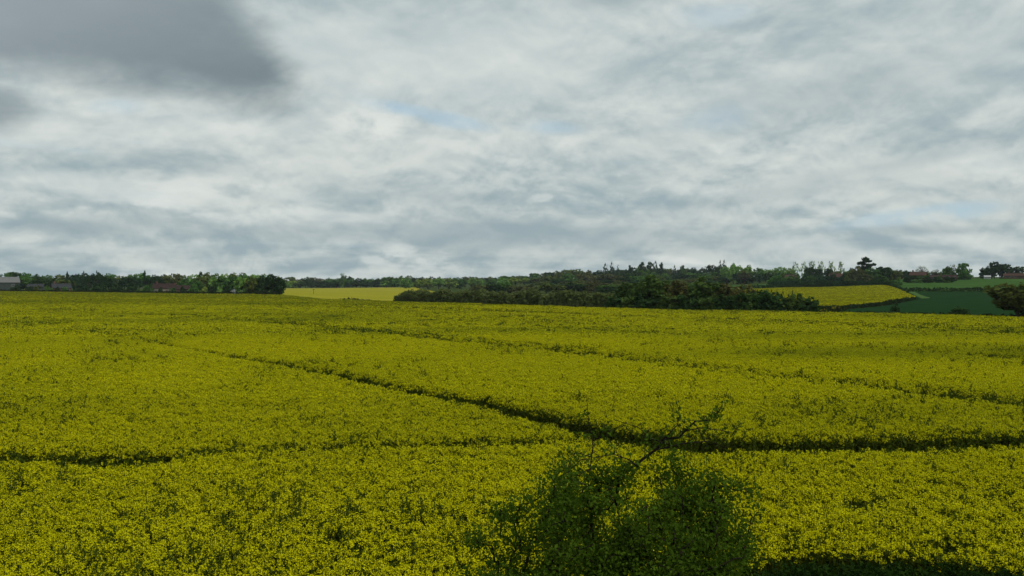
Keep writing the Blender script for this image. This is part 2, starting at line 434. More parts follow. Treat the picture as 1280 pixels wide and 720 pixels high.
for k in range(5): reg('a', rape_plant(100 + k, 8, 11, .029, .17, 14, True, .97, .038))
for k in range(4): reg('b', rape_plant(200 + k, 15, 7, .045, .25, 14, True, 1, .042))
for k in range(4): reg('c', rape_plant(300 + k, 30, 4, .09, .50, 24, False, 1, .06))
for k in range(4): reg('d', rape_plant(400 + k, 64, 2, .145, .95, 30, False, 1, .07))
for k in range(2): reg('ga', rape_plant(500 + k, 4, 10, .05, .13, 26, True, .12))
for k in range(2): reg('gc', rape_plant(520 + k, 12, 4, .12, .45, 60, False, .1))
for i, (key, me) in enumerate(names):
    proto('shape_%03d' % i, me); idx0.setdefault(key, []).append(i)

def sow(name, x, y, z, variant, rot, scale, green, coll):
    me = bpy.data.meshes.new(name)
    me.from_pydata(np.stack([x, y, z], 1).tolist(), [], [])
    def at(n, typ, arr, key='value'):
        a = me.attributes.new(n, typ, 'POINT'); a.data.foreach_set(key, np.ascontiguousarray(arr).ravel())
    at('variant', 'INT', variant.astype(np.int32)); at('rot', 'FLOAT_VECTOR', rot.astype(np.float32), 'vector')
    at('size', 'FLOAT_VECTOR', scale.astype(np.float32), 'vector'); at('green', 'FLOAT', green.astype(np.float32))
    o = obj(name, me)
    g = bpy.data.node_groups.new('sow_' + name, 'GeometryNodeTree')
    g.interface.new_socket('Geometry', in_out='INPUT', socket_type='NodeSocketGeometry')
    g.interface.new_socket('Geometry', in_out='OUTPUT', socket_type='NodeSocketGeometry')
    gi, go = g.nodes.new('NodeGroupInput'), g.nodes.new('NodeGroupOutput')
    ci = g.nodes.new('GeometryNodeCollectionInfo'); ci.inputs['Collection'].default_value = coll
    ci.inputs['Separate Children'].default_value = True; ci.inputs['Reset Children'].default_value = True
    ip = g.nodes.new('GeometryNodeInstanceOnPoints'); ip.inputs['Pick Instance'].default_value = True
    def na(n, typ):
        q = g.nodes.new('GeometryNodeInputNamedAttribute'); q.data_type = typ; q.inputs[0].default_value = n
        return q.outputs[0]
    e2r = g.nodes.new('FunctionNodeEulerToRotation')
    g.links.new(na('rot', 'FLOAT_VECTOR'), e2r.inputs[0])
    g.links.new(gi.outputs[0], ip.inputs['Points']); g.links.new(ci.outputs[0], ip.inputs['Instance'])
    g.links.new(na('variant', 'INT'), ip.inputs['Instance Index']); g.links.new(e2r.outputs[0], ip.inputs['Rotation'])
    g.links.new(na('size', 'FLOAT_VECTOR'), ip.inputs['Scale']); g.links.new(ip.outputs[0], go.inputs[0])
    md = o.modifiers.new('sow', 'NODES'); md.node_group = g
    return o
rng = np.random.default_rng(77)
ZONES = [(11.5, 34, 32, 'a', 'ga'), (34, 72, 12.5, 'b', 'ga'), (72, 160, 3.4, 'c', 'gc'), (160, 470, .95, 'd', 'gc')]
acc = {k: [] for k in 'xyvrsg'}
for (y0, y1, dens, key, gkey) in ZONES:
    c = 1 / math.sqrt(dens)
    nyy = int((y1 - y0) / c); yy = y0 + (np.arange(nyy) + .5) * c
    for yr in yy:
        half = .86 * yr + 3; n = int(2 * half / c)
        xr = (np.arange(n) + .5) * c - half
        acc['x'].append(xr + rng.uniform(-.5, .5, n) * c); acc['y'].append(yr + rng.uniform(-.5, .5, n) * c)
        acc['v'].append(np.full(n, ZONES.index((y0, y1, dens, key, gkey))))
x = np.concatenate(acc['x']); y = np.concatenate(acc['y']); zone = np.concatenate(acc['v'])
keep = inside(x + vnoise(x, y, 2., 3) * .8 - .4, y + vnoise(x, y, 1.7, 4) * .9 - .45, FIELD)
x, y, zone = x[keep], y[keep], zone[keep]
# the gaps of the tramlines and bare or stunted spots
low = np.ones(len(x)); gone = np.zeros(len(x), bool); pathg = np.zeros(len(x), bool)
for pts, hw, s, band in PATHS:
    d, w = dist_path(x, y, pts, hw)
    w = w * (.82 + .36 * vnoise(x, y, 1.3, 8)) + .06
    strip = d < w + band * (.5 + vnoise(x, y, 2.5, 9))
    pathg |= strip & (rng.random(len(x)) < .62 * s)
    low[strip] *= .97
    core = d < w
    gone |= core & (rng.random(len(x)) < s)
    edge = (d < w * 1.7 + .12) & ~core
    low[edge] *= 1 - .10 * rng.random(edge.sum()) * s
n1 = vnoise(x, y, 1.1, 21); n2 = vnoise(x, y, 6., 22); n3 = vnoise(x * .35, y, 9., 23)
v_row = HOR + (CAM_H - CANOPY) * FPX / y
# greener plants come in scattered patches, more of them in the middle of the field
pg = .03 + .42 * np.clip((n1 * .55 + n2 * .45 - .60) / .2, 0, 1) * np.interp(v_row, [365, 400, 470, 500, 720], [.6, 1.0, 1.0, .5, .55])
isg = (rng.random(len(x)) < pg) | pathg
for (u, v, ru, rv) in ((1075, 625, 26, 9), (1255, 662, 24, 7), (1190, 682, 30, 6), (890, 560, 20, 6), (430, 672, 14, 9), (30, 610, 14, 8), (150, 640, 10, 5)):
    vv = HOR + (CAM_H - CANOPY) * FPX / y; uu = 640 + x / y * FPX
    m = ((uu - u) / ru) ** 2 + ((vv - v) / rv) ** 2 < 1 + 1.2 * (n1 - .5)
    isg |= m & (rng.random(len(x)) < .75); low[m] *= .86
x, y, zone, low, isg, n1, n2, n3 = (a[~gone] for a in (x, y, zone, low, isg, n1, n2, n3))
n = len(x)
var = np.zeros(n, int)
for zi, (_, _, _, key, gkey) in enumerate(ZONES):
    a = np.array(idx0[key]); b = np.array(idx0[gkey]); m = zone == zi
    var[m] = a[rng.integers(0, len(a), m.sum())]
    q = m & isg; var[q] = b[rng.integers(0, len(b), q.sum())]
rot = np.stack([rng.normal(0, .05, n), rng.normal(0, .05, n), rng.uniform(0, 6.283, n)], 1)
hs = low * (1 + rng.normal(0, .035, n) + (n2 - .5) * .10 + (n1 - .5) * .08) * np.where(isg, 1.03, 1)
size = np.stack([rng.uniform(.9, 1.15, n)] * 2 + [hs], 1)
green = np.clip((n3 - .42) * 2.0, 0, 1) * .36 + np.clip((n2 - .5) * 1.5, 0, 1) * .2 + rng.random(n) * .12
o = sow('rapeseed_crop', x, y, height(x, y) - .02, var, rot, size, green, store)
tag(o, 'broad yellow flowering rapeseed crop crossed by dark tramlines', 'rapeseed crop', None, 'stuff')
print('crop plants', n)

# ------------------------------------------------------------------ far fields
def L(u, v, lift=0.0): return land(u, v, lift)
M['farflower'] = plain('far_rape_flowers', (.160, .155, .008), (.240, .225, .012), .22, .95, .6, 9, (.35, 1, 1))
M['sunlitflower'] = plain('painted_sunlit_rape_flowers', (.235, .225, .018), (.310, .290, .030), .12, .95, .6, 9, (.35, 1, 1))  # rape flowers painted brighter to stand in for sunlight on the far field
far_poly = [bear(340, 295), bear(400, 222), bear(500, 203), bear(560, 196), bear(545, 500), bear(520, 880), bear(300, 880), bear(345, 420)]
field('far_rapeseed_field', 'pale yellow field beyond the near crop, sunshine in its colour', far_poly, 1.1, M['sunlitflower'], 14, .06)
mid_poly = [bear(1014, 163), bear(1060, 172), bear(1110, 196), bear(1141, 226), bear(1138, 242), bear(1130, 275), bear(1118, 330), bear(1104, 375), bear(1000, 398), bear(940, 390), bear(900, 300), bear(930, 200)]
field('sloping_rapeseed_field', 'yellow rapeseed field sloping up on the right', mid_poly, 1.04, M['farflower'], 7, .06)
wheat_poly = [bear(1030, 136), bear(1160, 129), bear(1300, 120), bear(1600, 118), bear(1600, 300), bear(1290, 302), bear(1150, 302), bear(1126, 300), bear(1149, 228), bear(1116, 190), bear(1062, 166)]
field('wheat_field', 'dark green young wheat field on the right', wheat_poly, .35, M['wheat'], 7, .02)
past_poly = [bear(1130, 308), bear(1290, 310), bear(1700, 310), bear(1700, 530), bear(1290, 530), bear(1180, 520), bear(1075, 480), bear(1085, 400)]
field('hillside_pasture', 'bright green pasture on the right hillside', past_poly, .12, M['pasture'], 8, .02)
gl_poly = [bear(880, 440), bear(975, 425), bear(985, 540), bear(900, 560)]
field('meadow_slope', 'small green meadow below the pale trees', gl_poly, .12, M['pasture'], 8, .02)
mar_poly = [bear(1133, 300), bear(1143, 264), bear(1152, 232), bear(1163, 238), bear(1150, 268), bear(1143, 300)]
field('field_margin', 'pale grassy margin between yellow and green fields', mar_poly, .45, M['margin'], 7, .04)
sun_strip_poly = [bear(348, 882), bear(500, 882), bear(500, 893), bear(348, 893)]  # added strip: the sunlit part of the far field, painted bright
field('painted_sun_field_strip', 'thin strip of field painted sunlit below the far treeline', sun_strip_poly, 1.2, M['sun_strip'], 10, .05)

def sow_field(label, poly, dens, grow, gbase):
    P = np.array([p[:2] for p in poly]); lo, hi = P.min(0), P.max(0)
    n = int((hi - lo).prod() * dens); q = rng.uniform(lo, hi, (n, 2)); q = q[inside(q[:, 0], q[:, 1], poly)]
    x, y = q.T; n = len(x); a = np.array(idx0['d'])
    # sown in rows running up the field, with paler and greener bands
    band = vnoise(x * .25 + y * .10, y * .8, 9., 61); fine_ = vnoise(x, y, 4., 62)
    g = np.clip(gbase + (band - .5) * .7 + (fine_ - .5) * .3, 0, 1)
    sz = rng.uniform(.9, 1.15, n) * grow
    o = sow('rapeseed_flowers', x, y, height(x, y) - .08, a[rng.integers(0, len(a), n)], np.stack([x * 0, x * 0, rng.uniform(0, 6.28, n)], 1),
            np.stack([sz, sz, rng.uniform(.93, 1.05, n)], 1), g, store)
    tag(o, label, 'rapeseed crop', None, 'stuff')
rng = np.random.default_rng(88)
sow_field('flowering rapeseed on the slope at the right', mid_poly, .55, 1.0, .0)

# ------------------------------------------------------------------ trees
def crown_shape(kind, seed):
    global rng
    rng = np.random.default_rng(seed); b = MB(); cl = []
    if kind == 'round':                       # broad dome with lobes
        lob = unit(9); lob[:, 2] = np.abs(lob[:, 2])
        nC = 95; d = unit(nC); r = rng.random(nC) ** .33
        bump = 1 - .28 * np.min(np.linalg.norm(d[:, None] - lob[None], axis=2), axis=1)
        c = d * (r * bump)[:, None] * np.array([.47, .47, .40]) + np.array([0, 0, .57])
        cr, nl, ls = .085, 15, .060
    elif kind == 'low':                       # tree leafed almost to the ground
        nC = 100; d = unit(nC); r = rng.random(nC) ** .35
        lob = unit(8)
        bump = 1 - .30 * np.min(np.linalg.norm(d[:, None] - lob[None], axis=2), axis=1)
        c = d * (r * bump)[:, None] * np.array([.48, .48, .50]) + np.array([0, 0, .48])
        cr, nl, ls = .09, 15, .065
    elif kind == 'narrow':                    # poplar like, loose
        nC = 70; z = rng.uniform(.14, .97, nC)
        w = .46 * np.sqrt(np.clip(1 - ((z - .55) / .46) ** 2, .02, 1)) * (1 + .3 * np.sin(z * 17 + seed))
        a = rng.uniform(0, 6.283, nC); r = np.sqrt(rng.random(nC))
        c = np.stack([w * r * np.cos(a), w * r * np.sin(a), z], 1); cr, nl, ls = .07, 12, .05
    elif kind == 'spire':                     # pointed conifer
        nC = 110; z = .06 + .90 * (1 - np.sqrt(rng.random(nC)))
        w = .46 * (1 - z) ** .62 * (1 + .25 * np.sin(z * 40 + seed)) + .015
        a = rng.uniform(0, 6.283, nC); r = np.sqrt(rng.random(nC))
        c = np.stack([w * r * np.cos(a), w * r * np.sin(a), z - .05 * r], 1); cr, nl, ls = .045, 12, .05
    elif kind == 'cedar':                     # flat spreading plates
        c = []
        for k in range(9):
            z = .30 + .66 * (k / 8); a = rng.uniform(0, 6.283); off = rng.uniform(.05, .26) * (1.15 - z * .7); rad = rng.uniform(.17, .27) * (1.35 - z * .75)
            m = 15; q = rng.uniform(0, 6.283, m); r = rad * np.sqrt(rng.random(m))
            c.append(np.stack([off * math.cos(a) + r * np.cos(q), off * math.sin(a) + r * np.sin(q), z + rng.normal(0, .018, m) - .08 * r], 1))
        c = np.concatenate(c); cr, nl, ls = .055, 14, .055
    elif kind == 'pine':                      # clumped top on a bare stem
        c = []
        for k in range(8):
            z = rng.uniform(.42, .95); a = rng.uniform(0, 6.283); off = rng.uniform(0, .36) * (1.25 - z); rad = rng.uniform(.10, .18); m = 11
            c.append(np.array([off * math.cos(a), off * math.sin(a), z]) + unit(m) * rad * rng.random((m, 1)) ** .4 * np.array([1, 1, .6]))
        c = np.concatenate(c); cr, nl, ls = .06, 14, .05
    elif kind == 'sparse':                    # hardly in leaf
        nC = 120; d = unit(nC); d[:, 2] = np.abs(d[:, 2]) * 1.0 - .25; r = rng.uniform(.72, 1, nC)
        c = d * r[:, None] * np.array([.48, .48, .46]) + np.array([0, 0, .52]); cr, nl, ls = .06, 5, .026
    else:                                     # shrub: dome from the ground
        nC = 90; d = unit(nC); d[:, 2] = np.abs(d[:, 2]); r = rng.random(nC) ** .4
        lob = unit(8)
        bump = 1 - .26 * np.min(np.linalg.norm(d[:, None] - lob[None], axis=2), axis=1)
        c = d * (r * bump)[:, None] * np.array([.5, .5, .95]) + np.array([0, 0, .03]); cr, nl, ls = .09, 15, .07
    n = len(c); mid = np.array([0, 0, .5])
    L_ = np.repeat(c, nl, 0) + unit(n * nl) * cr * rng.random((n * nl, 1)) ** .5
    L_[:, 2] = np.maximum(L_[:, 2], .01)
    out = L_ - mid; out /= np.linalg.norm(out, axis=1, keepdims=True) + 1e-6
    out = out * .7 + np.array([0, 0, .5])
    tint = np.clip(np.repeat(rng.random(n), nl) * .8 + rng.random(n * nl) * .2, 0, 1)
    V = cards(L_, ls * 1.35, out, .5, .8); zt = V[..., 2].max() / 1.0; wt = np.percentile(np.hypot(V[..., 0], V[..., 1]), 99) / .5
    V = V / np.array([wt, wt, zt]); c = c / np.array([wt, wt, zt])
    b.quads(V, tint)
    me = b.mesh(kind + '_crown', M['tree'])
    # trunk and limbs in the same unit space
    t = MB(); top = {'spire': .93, 'narrow': .85, 'shrub': .4}.get(kind, .62)
    rr = {'shrub': .03, 'sparse': .035}.get(kind, .032)
    lean = rng.normal(0, .015, 2)
    zs = np.array([-.04, .02, .15, .3, .45, 1]) * top; zs[0] = -.04
    t.tube([(lean[0] * i, lean[1] * i, z) for i, z in enumerate(zs)], [rr * 1.5, rr * 1.15, rr, rr * .85, rr * .7, rr * .2], 7)
    order = rng.permutation(n)[:(46 if kind == 'sparse' else 11)]
    for q in order:
        p = c[q]; z0 = min(max(.18, p[2] * .55), top * .9); i = z0 / top * 5
        s = np.array([lean[0] * i * .9, lean[1] * i * .9, z0]); m = (s + p) / 2 + np.array([0, 0, -.02 if kind in ('spire', 'cedar') else .03]) + rng.normal(0, .012, 3)
        k = .35 if kind == 'sparse' else .5
        t.tube([s, m, p], [rr * k, rr * k * .6, rr * .1], 4)
    return me, t.mesh(kind + '_trunk', M['bark'], smooth=True)
SH = {}
for kind, nv in (('round', 6), ('low', 5), ('narrow', 3), ('spire', 2), ('cedar', 2), ('pine', 3), ('sparse', 2), ('shrub', 5)):
    SH[kind] = [crown_shape(kind, 1000 + 37 * i + len(kind) * 7) for i in range(nv)]
rnd = random.Random(9)
def tree(kind, u, Yd, vtop, wpx, colour, label, group=None, name=None, cat='tree', base=None):
    if base is not None: x, Yd, z = land(u, base)
    else: x, Yd, z = bear(u, Yd)
    h = (CAM_H - (vtop - HOR) / FPX * Yd) - z
    h = max(h, .6); w = wpx * Yd / FPX
    root = obj(name or {'spire': 'conifer_tree', 'cedar': 'cedar_tree', 'pine': 'pine_tree', 'narrow': 'poplar_tree', 'shrub': 'shrub'}.get(kind, 'broadleaf_tree'), None, None, (x, Yd, z), rnd.uniform(0, 6.28))
    root.scale = (w, w * rnd.uniform(.85, 1.1), h)
    root.empty_display_size = .2
    me, tr = rnd.choice(SH[kind])
    t = obj('trunk' if kind != 'shrub' else 'stem', tr, root); c = obj('crown' if kind != 'shrub' else 'foliage', me, root)
    j = rnd.uniform(.88, 1.12); g = rnd.uniform(-.06, .06)
    c.color = (colour[0] * j * (1 + g), colour[1] * j, colour[2] * j * (1 - g), 1)
    tag(root, label, cat, group); return root
ORD = ['first','second','third','fourth','fifth','sixth','seventh','eighth','ninth','tenth','eleventh','twelfth','thirteenth','fourteenth','fifteenth','sixteenth',
       'seventeenth','eighteenth','nineteenth','twentieth'] + ['twenty-' + s for s in ('first','second','third','fourth','fifth','sixth','seventh','eighth','ninth')] + ['thirtieth'] + \
      ['thirty-' + s for s in ('first','second','third','fourth','fifth','sixth','seventh','eighth','ninth')] + ['fortieth'] + ['forty-' + s for s in ('first','second','third','fourth','fifth')]
DG = (.026, .050, .018); MG = (.060, .120, .030); PG = (.140, .235, .065); OL = (.088, .105, .030); BR = (.085, .086, .036); BG = (.030, .064, .034); YG = (.17, .22, .05)
ADJ = {'round': 'round', 'low': 'bushy', 'narrow': 'slender', 'spire': 'pointed conifer', 'cedar': 'flat-topped cedar', 'pine': 'clumpy pine', 'sparse': 'half-bare', 'shrub': 'low'}
CN = {DG: 'dark green', MG: 'mid green', PG: 'pale green', OL: 'olive', BR: 'brownish', BG: 'blue-green', YG: 'yellow-green'}
def row(sky_line, u0, u1, step, Yf, kinds, colours, where, group, wmul=1.5, jv=1.5, cat='tree'):
    """trees standing along a row; the skyline gives the height each one reaches"""
    us = []; u = u0
    while u < u1: us.append(u); u += step * rnd.uniform(.75, 1.3)
    for i, u in enumerate(us):
        vt = np.interp(u, [p[0] for p in sky_line], [p[1] for p in sky_line]) + rnd.uniform(-jv * .3, jv)
        kind = rnd.choice(kinds(u) if callable(kinds) else kinds); c = rnd.choice(colours(u) if callable(colours) else colours)
        w = step * wmul * rnd.uniform(.85, 1.25) * ({'narrow': .6, 'spire': .55, 'pine': .8}.get(kind, 1))
        Yd = (Yf(u) if callable(Yf) else Yf) * rnd.uniform(.985, 1.015)
        tree(kind, u, Yd, vt, w, c, '%s %s%s, %s from left %s' % (CN[c] if kind != 'spire' else 'dark', ADJ[kind], '' if kind in ('spire', 'cedar', 'pine') else ' tree', ORD[i], where), group, cat=cat)
# wood on the left
SKL = [(-160,342),(0,341),(25,338),(40,341.5),(62,341),(78,342.5),(92,341),(105,340),(120,339.5),(135,341),(150,342),(165,342),(180,340.5),(190,343),(200,342),(215,341),(235,342),(250,341),(265,339),(280,341),(300,339),(320,341),(335,340),(345,341)]
row([(u, v + 0.5) for u, v in SKL], -120, 345, 13, 520, ['round', 'round', 'low'], lambda u: [MG, OL, MG, DG] if u < 230 else [PG, OL, MG, PG], 'in the back of the left wood', 'back trees of the left wood', 1.7)
row([(u, v + 3.5) for u, v in SKL], 92, 190, 6.5, 450, ['pine', 'narrow', 'low', 'pine', 'spire'], [DG, DG, BG], 'in the dark stand left of centre wood', 'dark stand of the left wood', 2.2, 3.5)
row([(u, v + 5.5) for u, v in SKL], -60, 92, 15, 470, ['low', 'round'], [DG, MG, OL], 'behind the grey barn', 'trees behind the barn', 1.7, 3)
row([(u, v + 5.) for u, v in SKL], 232, 345, 12, 440, ['low', 'round'], [PG, MG, MG, OL, DG], 'in the front of the left wood', 'front trees of the left wood', 1.7, 3)
for u, vt, w, k, c, lab in ((84, 338.6, 5, 'pine', DG, 'small dark lollipop tree above the left wood'), (181, 337.6, 8, 'pine', DG, 'tallest dark pine of the left wood'), (121, 337.5, 9, 'spire', DG, 'thin pointed conifer above the dark stand'),
                            (105, 337.8, 6, 'narrow', DG, 'slender tall tree near left end of the dark stand'), (250, 338.8, 7, 'pine', DG, 'small dark pine top above the pale left wood')):
    tree(k, u, 455, vt, w, c, lab)
for i, (u, vt, w, c) in enumerate(((303, 345, 20, PG), (318, 346, 24, OL), (330, 344, 26, DG), (343, 341.5, 26, DG), (349, 347, 18, DG))):
    tree('low', u, 330, vt, w, c, '%s bushy tree, %s from the left at the right end of the left wood' % (CN[c], ORD[i]), 'right end of the left wood')
for i, (u, vt, w, c) in enumerate(((20, 355, 14, DG), (38, 357, 10, DG), (47, 356.5, 10, OL), (60, 356, 12, MG), (72, 358, 9, DG), (82, 357.5, 9, MG), (105, 355, 20, DG), (125, 354, 20, DG), (145, 355, 18, DG), (165, 353, 22, DG), (184, 355, 18, MG), (200, 358.5, 9, DG), (216, 359, 10, MG), (229, 357.5, 9, DG), (243, 355, 14, MG), (255, 357.5, 10, YG), (265, 355, 12, DG), (274, 357, 9, PG), (285, 356, 12, DG), (311, 357, 9, PG), (322, 356, 14, DG))):
    tree('shrub', u, 378, vt, w, c, '%s shrub, %s from left along the foot of the left wood' % (CN[c], ORD[i]), 'shrubs below the left wood', cat='shrub')
# far row beyond the pale yellow field
SKM = [(340,349),(362,346),(372,348),(380,345.5),(395,346),(410,346),(420,347),(428,341.5),(440,345),(460,346.5),(480,346),(505,343.5),(520,345.5),(540,343.5),(560,345),(580,344.5),(600,345),(620,345.5),(640,344),(660,344),(690,345)]
row([(u, v + .2) for u, v in SKM], 352, 660, 9.5, 960, ['round', 'low', 'round'], [OL, MG, BR, DG], 'in the back of the far row', 'back of the far row', 1.7, 1.6)
row([(u, v + 3.0) for u, v in SKM], 355, 505, 11, 905, ['low', 'round', 'low'], [PG, MG, MG, DG, YG], 'in the front row beyond the pale field', 'front row beyond the pale field', 1.55, 2.5)
row([(u, v + 1.8) for u, v in SKM], 508, 690, 12.5, 800, ['low', 'round'], [PG, PG, YG, MG], 'in the row above the long hedge', 'rounded row above the long hedge', 1.35, 2.2)
tree('narrow', 428, 900, 340.5, 9, MG, 'tallest slender tree in the far row beyond the pale field')
# wooded hill
SKH = [(630,345),(640,343),(660,342),(680,339),(695,336),(715,333),(730,334.5),(745,337),(760,336),(775,335),(790,333),(800,329.5),(815,331),(825,332),(835,334),(850,336),(862,333),(875,333),(890,331),(905,332),(920,329),(935,330),(950,333)]
row([(u, v + .3) for u, v in SKH], 636, 915, 10.5, 900, ['round', 'low'], lambda u: [MG, DG, OL] if u < 690 else ([OL, BR, OL] if u < 740 else [DG, MG, OL, BG]), 'along the skyline of the wooded hill', 'skyline of the wooded hill', 1.7, 2.2)
row([(u, v + 6) for u, v in SKH], 676, 915, 12, 760, ['round', 'low'], lambda u: [BR, OL, OL, MG] if u < 740 else [DG, BG, MG, BR], 'in the middle tier of the wooded hill', 'middle tier of the wooded hill', 1.8, 3)
row([(u, v + 12) for u, v in SKH], 682, 915, 13, 640, ['low', 'round'], [DG, BG, MG, MG, OL, BR], 'in the lowest tier of the wooded hill', 'lowest tier of the wooded hill', 1.8, 4)
row([(u, v + 17) for u, v in SKH], 690, 905, 14, 530, ['low', 'round'], [DG, MG, OL, BR, BG], 'low down on the wooded hill', 'foot trees of the wooded hill', 1.9, 3)
row([(u, 353) for u, v in SKH], 600, 905, 15, 430, ['low', 'shrub'], [DG, MG, OL, BR], 'between the hedge and the wooded hill', 'trees between hedge and hill', 1.9, 4)
for u, vt, w, k, c, lab in ((757, 328.5, 11, 'spire', DG, 'left dark conifer spire of three on the wooded hill'), (765, 326.5, 11, 'spire', DG, 'tallest middle conifer spire of three on the wooded hill'), (772, 330.5, 9, 'spire', DG, 'small right conifer spire of three on the wooded hill'),
                            (788, 331, 10, 'cedar', DG, 'thin flat-topped cedar left of the dark hilltop clump'), (803, 327, 16, 'pine', DG, 'broad dark pine at the left of the hilltop clump'), (813, 326.5, 11, 'pine', DG, 'rounded dark pine in the middle of the hilltop clump'),
                            (819, 325.5, 11, 'spire', DG, 'pointed dark conifer in the hilltop clump'), (827, 327.5, 12, 'pine', DG, 'dark pine at the right of the hilltop clump'), (843, 331, 10, 'spire', DG, 'dark conifer right of the hilltop clump'), (853, 331, 8, 'pine', MG, 'small green pine further right of the hilltop clump'),
                            (900, 324.5, 10, 'spire', DG, 'left one of the twin conifer spires on the hilltop'), (905.5, 324.2, 10, 'spire', DG, 'right one of the twin conifer spires on the hilltop')):
    tree(k, u, 880, vt, w, c, lab)
# pale trees, poplars and cedar right of the hill
SKP = [(905,331),(916,328),(930,329),(945,332),(960,334),(975,333),(985,334),(1000,337),(1060,338)]
row(SKP, 908, 992, 10, 640, ['round', 'low'], [PG, PG, YG, MG], 'in the pale row above the small meadow', 'pale row above the small meadow', 1.6, 2.5)
row([(900, 340), (1000, 341)], 925, 990, 12, 600, ['low'], [BG, DG, MG], 'below the pale row at the small meadow', 'dark trees below the pale row', 1.6, 2)
tree('sparse', 930, 560, 337, 18, BR, 'brownish half-bare tree standing in the small meadow')
for i, (u, vt, w) in enumerate(((994, 326.5, 11), (1005, 326.5, 10), (1015, 325.5, 12), (1026, 325.3, 11), (1039, 325.5, 11), (1051, 326, 10))):
    tree('narrow', u, 600, vt, w, PG, 'pale slender poplar, %s from the left of the six on the skyline' % ORD[i], 'six poplars on the skyline')
for i, (u, vt, w, c) in enumerate(((1012, 333, 14, DG), (1022, 335, 14, DG), (1036, 335, 14, DG), (1046, 338, 12, OL), (1060, 337, 14, MG), (1066, 334, 10, DG))):
    tree('low', u, 570, vt, w, c, '%s bushy tree, %s from the left between the poplars and the big cedar' % (CN[c], ORD[i]), 'round trees below the poplars')
row([(970, 342), (985, 343.5), (1000, 341), (1045, 342), (1060, 340), (1100, 340)], 968, 1066, 9, 520, ['low', 'shrub'], [MG, BG, OL, MG], 'in the thicket below the poplars', 'thicket below the poplars', 1.7, 3)
row([(970, 350), (1060, 350)], 972, 1120, 11, 440, ['shrub', 'low'], [DG, BG, DG], 'along the top of the sloping yellow field', 'trees along the top of the sloping field', 1.7, 3)
tree('cedar', 1080, 520, 320.5, 28, DG, 'large dark spreading cedar on the right skyline', base=None)
for i, (u, vt, w, c, k) in enumerate(((1072, 333, 24, BR, 'low'), (1090, 334, 28, MG, 'low'), (1104, 333, 28, DG, 'low'), (1116, 337, 22, OL, 'low'), (1080, 342, 24, BR, 'low'), (1098, 344, 24, MG, 'low'))):
    tree(k, u, 490 if i < 4 else 460, vt, w, c, '%s tree, %s from the left %s the big cedar' % (CN[c], ORD[i if i < 4 else i - 4], 'right below' if i < 4 else 'in the lower pair below'), 'trees round the big cedar')
row([(1115, 337), (1150, 338), (1180, 340)], 1118, 1182, 9, 545, ['low'], [OL, DG, MG], 'on the skyline right of the big cedar', 'skyline right of the cedar', 1.6, 2)
tree('sparse', 1152, 540, 332, 18, OL, 'half-bare round tree on the skyline between cedar and houses')
tree('sparse', 1170, 530, 336, 12, OL, 'small half-bare tree beside the orange-roofed house')
for i, (u, vt, w, c, Yd, k) in enumerate(((1104, 352, 22, DG, 395, 'shrub'), (1139, 344, 12, DG, 480, 'low'), (1160, 343.5, 12, MG, 480, 'low'), (1148, 344, 11, MG, 480, 'low'), (1174, 344.5, 10, MG, 455, 'shrub'), (1184, 345, 9, DG, 455, 'shrub'), (1118, 350, 20, MG, 395, 'shrub'), (1133, 346, 12, DG, 430, 'low'), (1145, 350, 18, MG, 430, 'shrub'), (1158, 348, 20, DG, 430, 'shrub'), (1170, 346, 14, DG, 430, 'low'), (1181, 350, 14, MG, 430, 'shrub'), (1190, 346, 12, DG, 430, 'low'))):
    tree(k, u, Yd, vt, w, c, '%s %s bush, %s from the left on the slope below the houses' % (CN[c], ADJ[k], ORD[i]), 'bushes on the slope below the houses', cat='shrub')
tree('low', 1185, 488, 332.5, 19, MG, 'mid green tree on the skyline left of the big dome-shaped tree')
tree('narrow', 1191, 490, 330, 11, OL, 'slender tree peeping between two round trees on the right skyline')
tree('shrub', 1203, 484, 328.5, 27, MG, 'big dome-shaped green tree on the right skyline', name='broadleaf_tree')
for i, (u, vt, w, k, c) in enumerate(((1231, 334, 18, 'low', DG), (1239, 332, 18, 'low', DG), (1243, 326.5, 17, 'pine', DG), (1254, 329, 22, 'low', DG), (1268, 332.5, 20, 'low', DG), (1278, 333, 14, 'pine', DG))):
    tree(k, u, 510, vt, w, c, 'dark tree, %s from the left in the clump by the farmhouse' % ORD[i], 'dark clump by the farmhouse')
# thicket at the far side of the near field
NG = (.056, .086, .026); NB = (.080, .076, .032); ND = (.030, .058, .022)
CN.update({NG: 'olive green', NB: 'brown-green', ND: 'dark green'})
def ey(u, d=0): return float(np.interp(u, [p[0] for p in FAR_EDGE], [q[1] for q in far_xy])) + d
for i, (u, vt, w, c) in enumerate(((776, 361, 24, NG), (790, 352, 40, NG), (818, 342, 50, NG), (848, 350, 46, NB), (880, 344, 52, NG), (905, 353, 40, NB), (926, 354, 40, NB), (948, 361, 40, ND))):
    tree('low', u, ey(u, 7), vt, w, c, '%s tree, %s from the left in the thicket edging the near crop' % (CN[c], ORD[i]), 'thicket trees edging the near crop')
for i, u in enumerate(range(770, 1022, 17)):
    vt = float(np.interp(u, [765, 800, 850, 900, 950, 990, 1010, 1025], [368, 366, 367, 366, 364, 366, 371, 381])) + rnd.uniform(-1, 2)
    c = (ND, NG, ND)[i % 3]
    tree('shrub', u, ey(u, 3.5), vt, 40, c, '%s shrub, %s from the left at the thicket\'s foot' % (CN[c], ORD[i]), 'shrubs at the thicket foot', cat='shrub')
for i, (u, vt) in enumerate(((938, 362), (947, 360.5), (956, 362), (964, 361), (972, 363), (979, 362.5), (991, 362), (1003, 366))):
    tree('spire', u, ey(u, 9), vt, 9, ND, 'small pointed conifer, %s from the left behind the thicket shrubs' % ORD[i], 'young conifers behind the shrubs')
